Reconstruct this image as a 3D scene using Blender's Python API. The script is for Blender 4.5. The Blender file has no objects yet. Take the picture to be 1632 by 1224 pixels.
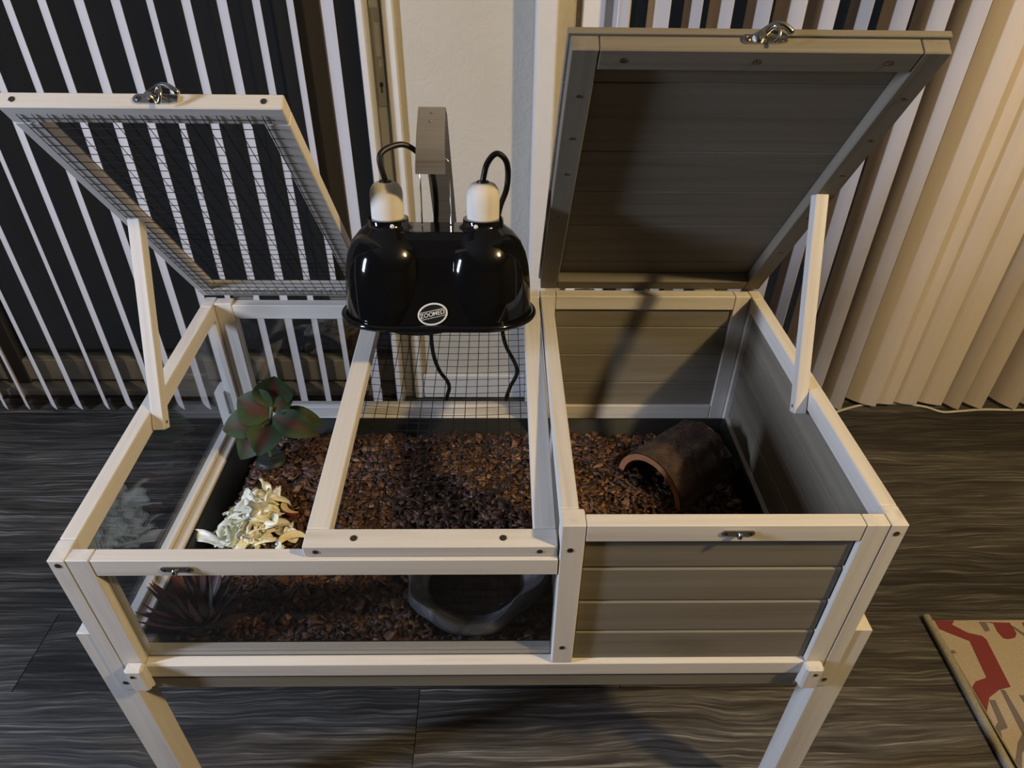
import bpy, bmesh, math, random
import numpy as np
from math import sin, cos, pi, radians
from mathutils import Vector, Matrix

scene = bpy.context.scene
C = scene.collection
ZB = 0.42                      # underside of the pet house above the floor

# ------------------------------------------------------------------ camera
cam_data = bpy.data.cameras.new('camera')
cam = bpy.data.objects.new('camera', cam_data)
C.objects.link(cam)
_r = Vector((0.99985, -0.01325, 0.01152)); _u = Vector((-0.00157, 0.58589, 0.81039)); _f = Vector((0.01749, 0.81029, -0.58577))
M = Matrix((( _r.x, _u.x, -_f.x, 0.5093), (_r.y, _u.y, -_f.y, -0.5108), (_r.z, _u.z, -_f.z, 0.8676 + ZB), (0, 0, 0, 1)))
cam.matrix_world = M
cam_data.sensor_width = 36.0
cam_data.lens = 1088.04 / 1632 * 36.0
cam_data.clip_start = 0.02
scene.camera = cam

# ------------------------------------------------------------------ world, lights, exposure
world = bpy.data.worlds.new('night'); scene.world = world
world.use_nodes = True
bg = world.node_tree.nodes['Background']
bg.inputs[0].default_value = (0.78, 0.86, 1.0, 1); bg.inputs[1].default_value = 0.012   # night sky outside

def point_light(name, loc, energy, col, radius):
    d = bpy.data.lights.new(name, 'POINT'); d.energy = energy; d.color = col; d.shadow_soft_size = radius
    o = bpy.data.objects.new(name, d); o.location = loc; C.objects.link(o); return o

point_light('ceiling_lamp_bulb', (2.0, -0.68, 1.88 + ZB), 160, (1.0, 0.74, 0.37), 0.06)
cl = bpy.data.lights.new('kitchen_light', 'AREA'); cl.shape = 'RECTANGLE'; cl.size = 0.16; cl.size_y = 0.55
cl.energy = 58; cl.color = (0.68, 0.78, 1.0)
clo = bpy.data.objects.new('kitchen_light', cl); clo.location = (-1.5, -0.48, 0.98 + ZB); C.objects.link(clo)
clo.rotation_euler = (Vector((0.3, 0.2, 0.3 + ZB)) - clo.location).to_track_quat('-Z', 'Y').to_euler()

vs = scene.view_settings
scene.display_settings.display_device = 'sRGB'
vs.view_transform = 'Standard'; vs.look = 'None'; vs.gamma = 1.0; vs.use_curve_mapping = False
vs.exposure = 0.0

# ------------------------------------------------------------------ materials
MATS = {}
def new_mat(name):
    m = bpy.data.materials.new(name); m.use_nodes = True
    nt = m.node_tree; b = nt.nodes['Principled BSDF']
    MATS[name] = m
    return m, nt, b
def N(nt, t, **kw):
    n = nt.nodes.new(t)
    for k, v in kw.items(): setattr(n, k, v)
    return n
def ramp(nt, stops, fac=None):
    n = nt.nodes.new('ShaderNodeValToRGB'); e = n.color_ramp.elements
    while len(e) > 1: e.remove(e[-1])
    e[0].position = stops[0][0]; e[0].color = (*stops[0][1], 1)
    for p, c in stops[1:]:
        k = e.new(p); k.color = (*c, 1)
    if fac is not None: nt.links.new(fac, n.inputs[0])
    return n
def noise(nt, vec, scale, detail=4, rough=0.55, dist=0.0):
    n = nt.nodes.new('ShaderNodeTexNoise'); n.inputs['Scale'].default_value = scale
    n.inputs['Detail'].default_value = detail; n.inputs['Roughness'].default_value = rough
    n.inputs['Distortion'].default_value = dist
    if vec is not None: nt.links.new(vec, n.inputs['Vector'])
    return n
def mapping(nt, src, scale):
    m = nt.nodes.new('ShaderNodeMapping'); m.inputs['Scale'].default_value = scale
    nt.links.new(src, m.inputs['Vector']); return m.outputs[0]
def bump(nt, b, h, strength, dist=0.002):
    n = nt.nodes.new('ShaderNodeBump'); n.inputs['Strength'].default_value = strength; n.inputs['Distance'].default_value = dist
    nt.links.new(h, n.inputs['Height']); nt.links.new(n.outputs[0], b.inputs['Normal'])
def shifted(nt):
    """object coordinates moved by the object's own random number, so that no two pieces share a grain"""
    tc = N(nt, 'ShaderNodeTexCoord'); oi = N(nt, 'ShaderNodeObjectInfo')
    mul = N(nt, 'ShaderNodeMath', operation='MULTIPLY'); mul.inputs[1].default_value = 7.0
    nt.links.new(oi.outputs['Random'], mul.inputs[0])
    ad = N(nt, 'ShaderNodeVectorMath', operation='ADD')
    nt.links.new(tc.outputs['Object'], ad.inputs[0]); nt.links.new(mul.outputs[0], ad.inputs[1])
    return ad.outputs[0], oi.outputs['Random']

def wood(name, axis, lo, mid, hi, rough=0.62):
    m, nt, b = new_mat(name)
    v, rnd = shifted(nt)
    sc = [60, 60, 60]; sc[axis] = 2.2
    n1 = noise(nt, mapping(nt, v, sc), 1.0, 5, 0.6, 0.4)
    sk = [9, 9, 9]; sk[axis] = 3.5
    n2 = noise(nt, mapping(nt, v, sk), 1.0, 2, 0.5, 0.2)          # soft knots and blotches
    r1 = ramp(nt, [(0.30, lo), (0.46, mid), (0.70, hi)], n1.outputs['Fac'])
    r2 = ramp(nt, [(0.24, (0.62, 0.58, 0.52)), (0.36, (1, 1, 1))], n2.outputs['Fac'])
    mx = N(nt, 'ShaderNodeMix', data_type='RGBA', blend_type='MULTIPLY'); mx.inputs[0].default_value = 0.7
    nt.links.new(r1.outputs[0], mx.inputs[6]); nt.links.new(r2.outputs[0], mx.inputs[7])
    nt.links.new(mx.outputs[2], b.inputs['Base Color'])
    b.inputs['Roughness'].default_value = rough
    bump(nt, b, n1.outputs['Fac'], 0.12)
    return m
WW = ((0.47, 0.43, 0.385), (0.545, 0.51, 0.465), (0.60, 0.565, 0.52))
WG = ((0.125, 0.108, 0.082), (0.158, 0.139, 0.107), (0.185, 0.165, 0.13))
for ax, l in enumerate('xyz'):
    wood('white_wood_' + l, ax, *WW)
    wood('grey_wood_' + l, ax, *WG)

# end grain of the whitewashed sticks
m, nt, b = new_mat('end_grain')
v, rnd = shifted(nt)
w = N(nt, 'ShaderNodeTexWave', wave_type='RINGS', rings_direction='Z'); w.inputs['Scale'].default_value = 60; w.inputs['Distortion'].default_value = 3
nt.links.new(v, w.inputs['Vector'])
r1 = ramp(nt, [(0.2, (0.40, 0.32, 0.22)), (0.8, (0.58, 0.50, 0.38))], w.outputs['Fac'])
nt.links.new(r1.outputs[0], b.inputs['Base Color']); b.inputs['Roughness'].default_value = 0.8

def plain(name, col, rough=0.5, metal=0.0, spec=0.5, var=0.0, scale=40, coat=0.0):
    m, nt, b = new_mat(name)
    tc = N(nt, 'ShaderNodeTexCoord')
    n = noise(nt, tc.outputs['Object'], scale, 3)
    k = 1 - var
    r = ramp(nt, [(0.3, tuple(c * k for c in col)), (0.7, tuple(min(1, c * (2 - k)) for c in col))], n.outputs['Fac'])
    nt.links.new(r.outputs[0], b.inputs['Base Color'])
    b.inputs['Roughness'].default_value = rough; b.inputs['Metallic'].default_value = metal
    b.inputs['Specular IOR Level'].default_value = spec
    b.inputs['Coat Weight'].default_value = coat; b.inputs['Coat Roughness'].default_value = 0.03
    return m
plain('chrome', (0.55, 0.53, 0.50), 0.18, 1.0, var=0.05)
plain('screw_steel', (0.20, 0.18, 0.16), 0.32, 1.0, var=0.3, scale=900)
plain('recess_dark', (0.02, 0.018, 0.015), 0.7)
plain('lamp_black', (0.004, 0.004, 0.0045), 0.07, 0.0, 0.6, 0.05)
plain('ceramic', (0.60, 0.56, 0.50), 0.7, var=0.03)
plain('cord_black', (0.008, 0.008, 0.008), 0.42)
plain('badge_white', (0.62, 0.62, 0.60), 0.4)
plain('badge_black', (0.012, 0.012, 0.012), 0.3)
plain('tray_black', (0.006, 0.0065, 0.006), 0.45)
plain('wire_black', (0.006, 0.006, 0.007), 0.75, 0.0, 0.2)
plain('frame_white', (0.62, 0.60, 0.58), 0.45, var=0.02)
plain('frame_grey', (0.26, 0.26, 0.25), 0.5, var=0.05)
plain('frame_dark', (0.035, 0.033, 0.032), 0.5)
plain('lock_plate', (0.30, 0.29, 0.27), 0.4, 0.6)
plain('cable_white', (0.5, 0.48, 0.44), 0.5)
plain('water', (0.015, 0.010, 0.008), 0.03)
plain('rug_binding', (0.22, 0.20, 0.15), 0.9, var=0.2, scale=300)
plain('rug_red', (0.15, 0.022, 0.025), 0.95, var=0.12, scale=500)
plain('rug_grey', (0.115, 0.095, 0.095), 0.95, var=0.15, scale=500)
plain('ceiling_low_bounce', (0.22, 0.21, 0.20), 0.9)  # unseen ceiling, colour made darker so it bounces less light
plain('room_low_bounce', (0.09, 0.085, 0.08), 0.9)  # unseen walls, dark colour added to keep the bounce light low
plain('stem_green', (0.07, 0.10, 0.04), 0.5)
plain('apple_skin', (0.28, 0.035, 0.03), 0.3, var=0.2)
plain('pot_dark', (0.012, 0.018, 0.016), 0.5)

# brushed steel strip of the lamp bracket
m, nt, b = new_mat('brushed_steel')
v, rnd = shifted(nt)
n = noise(nt, mapping(nt, v, (2, 900, 900)), 1.0, 2)
r = ramp(nt, [(0.3, (0.34, 0.30, 0.25)), (0.7, (0.46, 0.41, 0.35))], n.outputs['Fac'])
nt.links.new(r.outputs[0], b.inputs['Base Color']); b.inputs['Metallic'].default_value = 0.9; b.inputs['Roughness'].default_value = 0.42

def schlick(nt):
    """reflectance of a pane, the same from both sides"""
    lw = N(nt, 'ShaderNodeLayerWeight'); lw.inputs[0].default_value = 0.5
    p5 = N(nt, 'ShaderNodeMath', operation='POWER'); p5.inputs[1].default_value = 5.0
    nt.links.new(lw.outputs['Facing'], p5.inputs[0])
    ma = N(nt, 'ShaderNodeMath', operation='MULTIPLY_ADD'); ma.inputs[1].default_value = 0.96; ma.inputs[2].default_value = 0.04
    nt.links.new(p5.outputs[0], ma.inputs[0]); return ma
# clear pane: part mirror by Fresnel, the rest straight through
m, nt, b = new_mat('clear_pane'); nt.nodes.remove(b)
tr = N(nt, 'ShaderNodeBsdfTransparent'); tr.inputs[0].default_value = (0.88, 0.89, 0.90, 1)
gl = N(nt, 'ShaderNodeBsdfGlossy'); gl.inputs['Roughness'].default_value = 0.025; gl.inputs[0].default_value = (0.95, 0.97, 1, 1)
fr = schlick(nt)
mx = N(nt, 'ShaderNodeMixShader'); nt.links.new(fr.outputs[0], mx.inputs[0]); nt.links.new(tr.outputs[0], mx.inputs[1]); nt.links.new(gl.outputs[0], mx.inputs[2])
nt.links.new(mx.outputs[0], nt.nodes['Material Output'].inputs[0])

# textured plaster wall
m, nt, b = new_mat('plaster')
tc = N(nt, 'ShaderNodeTexCoord')
n = noise(nt, tc.outputs['Object'], 34, 3, 0.5, 1.6)
n2 = noise(nt, tc.outputs['Object'], 3, 2)
r = ramp(nt, [(0.3, (0.47, 0.435, 0.37)), (0.7, (0.52, 0.485, 0.42))], n2.outputs['Fac'])
nt.links.new(r.outputs[0], b.inputs['Base Color']); b.inputs['Roughness'].default_value = 0.85
rr = ramp(nt, [(0.45, (0, 0, 0)), (0.62, (1, 1, 1))], n.outputs['Fac'])
bump(nt, b, rr.outputs[0], 0.22, 0.003)

# blind vane: slightly translucent vinyl
m, nt, b = new_mat('vinyl_vane')
tc = N(nt, 'ShaderNodeTexCoord')
n = noise(nt, mapping(nt, tc.outputs['Object'], (30, 30, 1.5)), 1.0, 3)
r = ramp(nt, [(0.3, (0.57, 0.50, 0.45)), (0.7, (0.63, 0.56, 0.51))], n.outputs['Fac'])
nt.links.new(r.outputs[0], b.inputs['Base Color']); b.inputs['Roughness'].default_value = 0.55

# floor planks
m, nt, b = new_mat('floor_plank')
v, rnd = shifted(nt)
d0 = noise(nt, mapping(nt, v, (2.2, 6, 6)), 1.0, 3, 0.5, 0.5)
ad = N(nt, 'ShaderNodeVectorMath', operation='MULTIPLY_ADD'); ad.inputs[1].default_value = (0.0, 0.07, 0.0)
nt.links.new(d0.outputs['Color'], ad.inputs[0]); nt.links.new(v, ad.inputs[2])
g1 = noise(nt, mapping(nt, ad.outputs[0], (4.5, 190, 20)), 1.0, 6, 0.65, 0.3)
g2 = noise(nt, mapping(nt, ad.outputs[0], (2.2, 26, 8)), 1.0, 4, 0.6, 0.8)
g3 = noise(nt, mapping(nt, v, (1.5, 5, 5)), 1.0, 2)
r1 = ramp(nt, [(0.30, (0.013, 0.0115, 0.010)), (0.47, (0.042, 0.038, 0.034)), (0.58, (0.085, 0.079, 0.071)), (0.70, (0.23, 0.218, 0.20))], g1.outputs['Fac'])
r2 = ramp(nt, [(0.32, (0.32, 0.31, 0.30)), (0.6, (1, 1, 1))], g2.outputs['Fac'])
mx = N(nt, 'ShaderNodeMix', data_type='RGBA', blend_type='MULTIPLY'); mx.inputs[0].default_value = 0.85
nt.links.new(r1.outputs[0], mx.inputs[6]); nt.links.new(r2.outputs[0], mx.inputs[7])
r3 = ramp(nt, [(0.0, (0.50, 0.50, 0.50)), (1.0, (1.35, 1.35, 1.35))], rnd)
mx2 = N(nt, 'ShaderNodeMix', data_type='RGBA', blend_type='MULTIPLY'); mx2.inputs[0].default_value = 1.0
nt.links.new(mx.outputs[2], mx2.inputs[6]); nt.links.new(r3.outputs[0], mx2.inputs[7])
nt.links.new(mx2.outputs[2], b.inputs['Base Color'])
b.inputs['Roughness'].default_value = 0.5; b.inputs['Specular IOR Level'].default_value = 0.35
bump(nt, b, g1.outputs['Fac'], 0.35, 0.002)
plain('floor_gap', (0.012, 0.011, 0.010), 0.8)

# rug pile
m, nt, b = new_mat('rug_beige')
tc = N(nt, 'ShaderNodeTexCoord')
n = noise(nt, tc.outputs['Object'], 420, 3, 0.7)
r = ramp(nt, [(0.3, (0.26, 0.215, 0.165)), (0.7, (0.42, 0.36, 0.285))], n.outputs['Fac'])
nt.links.new(r.outputs[0], b.inputs['Base Color']); b.inputs['Roughness'].default_value = 0.95
bump(nt, b, n.outputs['Fac'], 0.6, 0.003)

# bark chips: each chip its own tint
m, nt, b = new_mat('bark_chip')
ge = N(nt, 'ShaderNodeNewGeometry')
r = ramp(nt, [(0.0, (0.020, 0.008, 0.004)), (0.35, (0.052, 0.020, 0.010)), (0.7, (0.105, 0.042, 0.018)), (0.93, (0.17, 0.078, 0.034)), (1.0, (0.30, 0.17, 0.09))], ge.outputs['Random Per Island'])
tc = N(nt, 'ShaderNodeTexCoord')
n = noise(nt, tc.outputs['Object'], 260, 3)
r2 = ramp(nt, [(0.3, (0.55, 0.55, 0.55)), (0.7, (1.2, 1.2, 1.2))], n.outputs['Fac'])
mx = N(nt, 'ShaderNodeMix', data_type='RGBA', blend_type='MULTIPLY'); mx.inputs[0].default_value = 1.0
nt.links.new(r.outputs[0], mx.inputs[6]); nt.links.new(r2.outputs[0], mx.inputs[7])
nt.links.new(mx.outputs[2], b.inputs['Base Color']); b.inputs['Roughness'].default_value = 0.6
plain('bark_bed', (0.022, 0.010, 0.006), 0.9, var=0.4, scale=150)

# cabbage
m, nt, b = new_mat('cabbage')
v, rnd = shifted(nt)
n = noise(nt, v, 28, 4)
r = ramp(nt, [(0.22, (0.62, 0.64, 0.32)), (0.40, (0.84, 0.80, 0.54)), (0.6, (0.90, 0.85, 0.70))], n.outputs['Fac'])
nt.links.new(r.outputs[0], b.inputs['Base Color']); b.inputs['Roughness'].default_value = 0.4
b.inputs['Subsurface Weight'].default_value = 0.15; b.inputs['Subsurface Radius'].default_value = (0.01, 0.01, 0.006); b.inputs['Subsurface Scale'].default_value = 0.3
bump(nt, b, n.outputs['Fac'], 0.4, 0.003)
plain('apple_flesh', (0.72, 0.56, 0.28), 0.45, var=0.12, scale=60)

# leaves of the patterned plant: red heart, green margin
m, nt, b = new_mat('patterned_leaf')
at = N(nt, 'ShaderNodeAttribute', attribute_name='across')
tc = N(nt, 'ShaderNodeTexCoord')
n = noise(nt, tc.outputs['Object'], 70, 3, 0.6, 1.0)
mm = N(nt, 'ShaderNodeMath', operation='MULTIPLY_ADD'); mm.inputs[1].default_value = 0.75; 
nt.links.new(n.outputs['Fac'], mm.inputs[0]); nt.links.new(at.outputs['Fac'], mm.inputs[2])
r = ramp(nt, [(0.36, (0.085, 0.016, 0.016)), (0.58, (0.065, 0.024, 0.014)), (0.74, (0.030, 0.036, 0.013)), (0.95, (0.030, 0.055, 0.018))], mm.outputs[0])
nt.links.new(r.outputs[0], b.inputs['Base Color']); b.inputs['Roughness'].default_value = 0.6; b.inputs['Specular IOR Level'].default_value = 0.25
# spiky plant
m, nt, b = new_mat('spiky_leaf')
at = N(nt, 'ShaderNodeAttribute', attribute_name='along')
r = ramp(nt, [(0.0, (0.045, 0.055, 0.045)), (0.40, (0.075, 0.065, 0.058)), (0.70, (0.13, 0.055, 0.06)), (1.0, (0.13, 0.035, 0.045))], at.outputs['Fac'])
nt.links.new(r.outputs[0], b.inputs['Base Color']); b.inputs['Roughness'].default_value = 0.5
# stone-look water bowl
m, nt, b = new_mat('bowl_stone')
tc = N(nt, 'ShaderNodeTexCoord')
n = noise(nt, tc.outputs['Object'], 26, 5, 0.6, 0.8)
r = ramp(nt, [(0.3, (0.05, 0.05, 0.052)), (0.55, (0.12, 0.12, 0.125)), (0.75, (0.26, 0.26, 0.27))], n.outputs['Fac'])
nt.links.new(r.outputs[0], b.inputs['Base Color']); b.inputs['Roughness'].default_value = 0.4
bump(nt, b, n.outputs['Fac'], 0.5, 0.004)
# log hide
m, nt, b = new_mat('log_bark')
tc = N(nt, 'ShaderNodeTexCoord')
n = noise(nt, mapping(nt, tc.outputs['Object'], (60, 60, 60)), 1.0, 6, 0.7, 0.6)
r = ramp(nt, [(0.3, (0.014, 0.008, 0.006)), (0.55, (0.06, 0.034, 0.022)), (0.75, (0.13, 0.085, 0.05))], n.outputs['Fac'])
nt.links.new(r.outputs[0], b.inputs['Base Color']); b.inputs['Roughness'].default_value = 0.9
bump(nt, b, n.outputs['Fac'], 0.9, 0.006)
plain('log_cut', (0.33, 0.135, 0.055), 0.7, var=0.15, scale=120)
# night glass of the patio doors
m, nt, b = new_mat('night_pane'); nt.nodes.remove(b)
tr = N(nt, 'ShaderNodeBsdfTransparent'); tr.inputs[0].default_value = (0.8, 0.85, 0.9, 1)
gl = N(nt, 'ShaderNodeBsdfGlossy'); gl.inputs['Roughness'].default_value = 0.02
fr = schlick(nt)
mx = N(nt, 'ShaderNodeMixShader'); nt.links.new(fr.outputs[0], mx.inputs[0]); nt.links.new(tr.outputs[0], mx.inputs[1]); nt.links.new(gl.outputs[0], mx.inputs[2])
nt.links.new(mx.outputs[0], nt.nodes['Material Output'].inputs[0])

# ------------------------------------------------------------------ mesh helpers
def link_mesh(name, verts, faces, mat, parent=None, loc=(0, 0, 0), smooth=False):
    me = bpy.data.meshes.new(name); me.from_pydata([tuple(v) for v in verts], [], faces); me.update()
    if smooth:
        me.polygons.foreach_set('use_smooth', [True] * len(me.polygons)); me.set_sharp_from_angle(angle=radians(50))
    if mat: me.materials.append(MATS[mat])
    o = bpy.data.objects.new(name, me); C.objects.link(o); o.location = loc
    if parent: o.parent = parent
    return o
def bm_obj(name, bm, mat, parent=None, loc=(0, 0, 0), smooth=False):
    me = bpy.data.meshes.new(name); bm.to_mesh(me); bm.free()
    if smooth:
        me.polygons.foreach_set('use_smooth', [True] * len(me.polygons)); me.set_sharp_from_angle(angle=radians(50))
    if mat: me.materials.append(MATS[mat])
    o = bpy.data.objects.new(name, me); C.objects.link(o); o.location = loc
    if parent: o.parent = parent
    return o
def add_box(bm, a, b, bev=0.0):
    vs_ = [bm.verts.new((x, y, z)) for x in (a[0], b[0]) for y in (a[1], b[1]) for z in (a[2], b[2])]
    fs = [(0, 1, 3, 2), (4, 6, 7, 5), (0, 4, 5, 1), (2, 3, 7, 6), (0, 2, 6, 4), (1, 5, 7, 3)]
    F = [bm.faces.new([vs_[i] for i in f]) for f in fs]
    if bev > 0:
        ed = list({e for f in F for e in f.edges})
        bmesh.ops.bevel(bm, geom=ed, offset=bev, segments=1, affect='EDGES')
def box(name, a, b, mat, parent=None, loc=(0, 0, 0), bev=0.0012):
    bm = bmesh.new(); add_box(bm, a, b, bev); bmesh.ops.recalc_face_normals(bm, faces=bm.faces)
    return bm_obj(name, bm, mat, parent, loc)
def tube_data(pts, rad, seg=8, closed=False):
    pts = [Vector(p) for p in pts]; n = len(pts); V = []; F = []
    up = Vector((0, 0, 1)); prev = None
    for i, p in enumerate(pts):
        if closed: t = (pts[(i + 1) % n] - pts[i - 1])
        else: t = pts[min(i + 1, n - 1)] - pts[max(i - 1, 0)]
        t.normalize()
        if prev is None:
            a = t.cross(up)
            if a.length < 0.05: a = t.cross(Vector((1, 0, 0)))
            a.normalize()
        else:
            a = prev - t * prev.dot(t); a.normalize()
        prev = a; bb = t.cross(a)
        rr = rad[i] if isinstance(rad, (list, tuple)) else rad
        for k in range(seg):
            an = 2 * pi * k / seg
            V.append(p + a * (rr * cos(an)) + bb * (rr * sin(an)))
    m_ = n if closed else n - 1
    for i in range(m_):
        j = (i + 1) % n
        for k in range(seg):
            l = (k + 1) % seg
            F.append((i * seg + k, i * seg + l, j * seg + l, j * seg + k))
    if not closed:
        F.append(tuple(range(seg - 1, -1, -1))); F.append(tuple((n - 1) * seg + k for k in range(seg)))
    return V, F
def tube(name, pts, rad, mat, parent=None, loc=(0, 0, 0), seg=8, closed=False):
    V, F = tube_data(pts, rad, seg, closed)
    return link_mesh(name, V, F, mat, parent, loc, True)
def spline(pts, n=8):
    pts = [Vector(p) for p in pts]; out = []
    for i in range(len(pts) - 1):
        p0 = pts[max(i - 1, 0)]; p1 = pts[i]; p2 = pts[i + 1]; p3 = pts[min(i + 2, len(pts) - 1)]
        for k in range(n):
            t = k / n
            out.append(0.5 * ((2 * p1) + (p2 - p0) * t + (2 * p0 - 5 * p1 + 4 * p2 - p3) * t * t + (3 * p1 - p0 - 3 * p2 + p3) * t ** 3))
    out.append(pts[-1]); return out
def lathe_data(prof, seg=32, ctr=(0, 0)):
    V = []; F = []
    for (r, z) in prof:
        for k in range(seg):
            a = 2 * pi * k / seg; V.append((ctr[0] + r * cos(a), ctr[1] + r * sin(a), z))
    for i in range(len(prof) - 1):
        for k in range(seg):
            l = (k + 1) % seg
            F.append((i * seg + k, i * seg + l, (i + 1) * seg + l, (i + 1) * seg + k))
    return V, F
def lathe(name, prof, mat, parent=None, loc=(0, 0, 0), seg=32, ctr=(0, 0)):
    V, F = lathe_data(prof, seg, ctr); return link_mesh(name, V, F, mat, parent, loc, True)
def prism(name, poly, z0, z1, mat, parent=None, loc=(0, 0, 0), plane='xy'):
    n = len(poly)
    if plane == 'xy': V = [(x, y, z0) for x, y in poly] + [(x, y, z1) for x, y in poly]
    else: V = [(x, z0, y) for x, y in poly] + [(x, z1, y) for x, y in poly]
    F = [tuple(range(n - 1, -1, -1)), tuple(range(n, 2 * n))] + [(i, (i + 1) % n, n + (i + 1) % n, n + i) for i in range(n)]
    bm = bmesh.new(); vv = [bm.verts.new(v) for v in V]
    for f in F: bm.faces.new([vv[i] for i in f])
    bmesh.ops.recalc_face_normals(bm, faces=bm.faces)
    return bm_obj(name, bm, mat, parent, loc)
def empty(name, loc, parent=None, rot=(0, 0, 0)):
    o = bpy.data.objects.new(name, None); C.objects.link(o); o.location = loc; o.rotation_euler = rot
    o.empty_display_size = 0.05
    if parent: o.parent = parent
    return o
def tag(o, label, cat, group=None):
    o['label'] = label; o['category'] = cat
    if group: o['group'] = group
    return o
def struct(o, label=None, cat=None):
    o['kind'] = 'structure'
    if label: o['label'] = label
    if cat: o['category'] = cat
    return o

# ------------------------------------------------------------------ room shell
XL, XR, YF, YW, HC = -4.4, 4.4, -4.2, 1.21, 2.42
floor = struct(box('floor', (XL, YF, -0.05), (XR, 1.45, -0.004), 'floor_gap', bev=0), 'dark grey brown wood plank floor of the room', 'floor')
PWID = 0.177
rng = random.Random(5)
meshes = {}
row = 0
y0 = 0.06 - 7 * PWID
while y0 < 1.30:
    x = XL - rng.uniform(0, 0.9)
    if abs(y0 - 0.06) < 0.01: x = 0.352 - 1.2 * 4
    while x < XR:
        L = 1.2
        if 'p' not in meshes:
            o = box('plank', (0, 0, -0.0039), (L - 0.0012, PWID - 0.0012, 0), 'floor_plank', floor, bev=0.0006); meshes['p'] = o.data
        else:
            o = bpy.data.objects.new('plank', meshes['p']); C.objects.link(o); o.parent = floor
        o.location = (x, y0, 0)
        x += L
    y0 += PWID
struct(box('ceiling', (XL, YF, HC), (XR, YW + 0.3, HC + 0.08), 'ceiling_low_bounce', bev=0), 'plain unseen ceiling of the room, darkened to cut bounced light', 'ceiling')
struct(box('wall_left', (XL - 0.1, YF, 0), (XL, YW + 0.3, HC), 'room_low_bounce', bev=0), 'unseen side wall, darkened to cut bounced light', 'wall')
struct(box('wall_right', (XR, YF, 0), (XR + 0.1, YW + 0.3, HC), 'room_low_bounce', bev=0), 'unseen side wall, darkened to cut bounced light', 'wall')
struct(box('wall_front', (XL, YF - 0.1, 0), (XR, YF, HC), 'room_low_bounce', bev=0), 'unseen wall behind the viewer, darkened to cut bounced light', 'wall')
# pier between the two glazed openings
struct(box('wall_back', (0.272, YW, 0), (0.80, YW + 0.16, HC), 'plaster', bev=0), 'textured pale plaster pier between the two patio doors', 'wall')
struct(box('wall_header', (XL, YW, 2.10), (XR, YW + 0.16, HC), 'plaster', bev=0), 'plaster strip above the patio doors', 'wall')
struct(box('trim_1', (0.586, YW - 0.067, 0), (0.634, YW, HC), 'frame_white', bev=0.004), 'smooth white upright trim beside the plaster pier', 'trim')
struct(box('trim_2', (0.634, YW - 0.012, 0), (0.672, YW, HC), 'plaster', bev=0.002), 'cream upright trim strip against the white trim', 'trim')
struct(box('trim_3', (0.690, YW - 0.02, 0), (0.742, YW + 0.0, HC), 'frame_white', bev=0.003), 'white upright frame strip at edge of right patio door', 'trim')
struct(box('baseboard_back', (0.274, YW - 0.013, 0), (0.586, YW, 0.085), 'frame_white', bev=0.003), 'white baseboard at foot of the plaster pier', 'baseboard')

# left sliding door (window_1) and right sliding door (window_2)
def patio_door(name, x0, x1, label, stiles):
    root = empty(name, ((x0 + x1) / 2, YW + 0.07, 0)); struct(root, label, 'patio door')
    off = (-(x0 + x1) / 2, -(YW + 0.07), 0)
    box('bottom_rail', (x0, YW + 0.03, 0.035), (x1, YW + 0.075, 0.110), 'frame_grey', root, off, 0.003)
    box('track', (x0, YW - 0.005, 0), (x1, YW + 0.12, 0.022), 'frame_grey', root, off, 0.002)
    box('top_rail', (x0, YW + 0.03, 2.02), (x1, YW + 0.075, 2.10), 'frame_grey', root, off, 0.003)
    for (a, b_, mat) in stiles:
        box('stile', (a, YW + (0.028 if b_ - a > 0.05 else -0.004), 0.023), (b_, YW + 0.08, 2.10), mat, root, off, 0.003)
    xs = [x0] + [(a + b_) / 2 for a, b_, _ in stiles if x0 < a and b_ < x1 - 0.1] + [x1]
    for a, b_ in zip(xs[:-1], xs[1:]):
        box('glass_pane', (a, YW + 0.052, 0.10), (b_, YW + 0.058, 2.03), 'night_pane', root, off, 0)
    return root, off
d1, off1 = patio_door('window_1', XL, 0.272, 'dark glazed patio door behind the open white blinds', [(-2.2, -2.12, 'frame_dark'), (-1.02, -0.95, 'frame_dark'), (0.045, 0.115, 'frame_dark'), (0.215, 0.2450, 'frame_grey')])
d2, off2 = patio_door('window_2', 0.742, XR, 'dark glazed patio door behind the half closed blinds', [(0.742, 0.79, 'frame_white'), (1.9, 1.98, 'frame_dark')])
struct(box('trim_4', (0.2455, YW - 0.016, 0), (0.272, YW + 0.06, HC), 'frame_white', bev=0.003), 'cream upright door jamb strip at edge of plaster pier', 'trim')
struct(box('trim_5', (0.196, YW - 0.06, 0), (0.214, YW + 0.02, HC), 'frame_white', bev=0.003), 'narrow white upright door edge left of the lock stile', 'trim')
# lock faceplate on the grey stile
lp = box('lock_plate', (0.2195, YW - 0.0065, 0.865), (0.2405, YW - 0.0042, 1.075), 'lock_plate', d1, off1, 0.001)
bm = bmesh.new(); add_box(bm, (0.2245, YW - 0.0075, 0.975), (0.2355, YW - 0.0065, 1.045), 0); add_box(bm, (0.2275, YW - 0.0075, 0.952), (0.2355, YW - 0.0065, 0.968), 0)
o = bm_obj('latch_tongue', bm, 'frame_grey', lp)
kh = [(0.230 + 0.0045 * cos(a), 0.915 + 0.006 * sin(a)) for a in [2 * pi * k / 14 for k in range(14)]]
prism('keyhole', kh, YW - 0.0075, YW - 0.0060, 'recess_dark', lp, plane='xz')
prism('keyhole_slot', [(0.2282, 0.897), (0.2318, 0.897), (0.2312, 0.915), (0.2288, 0.915)], YW - 0.0075, YW - 0.0060, 'recess_dark', lp, plane='xz')

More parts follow.
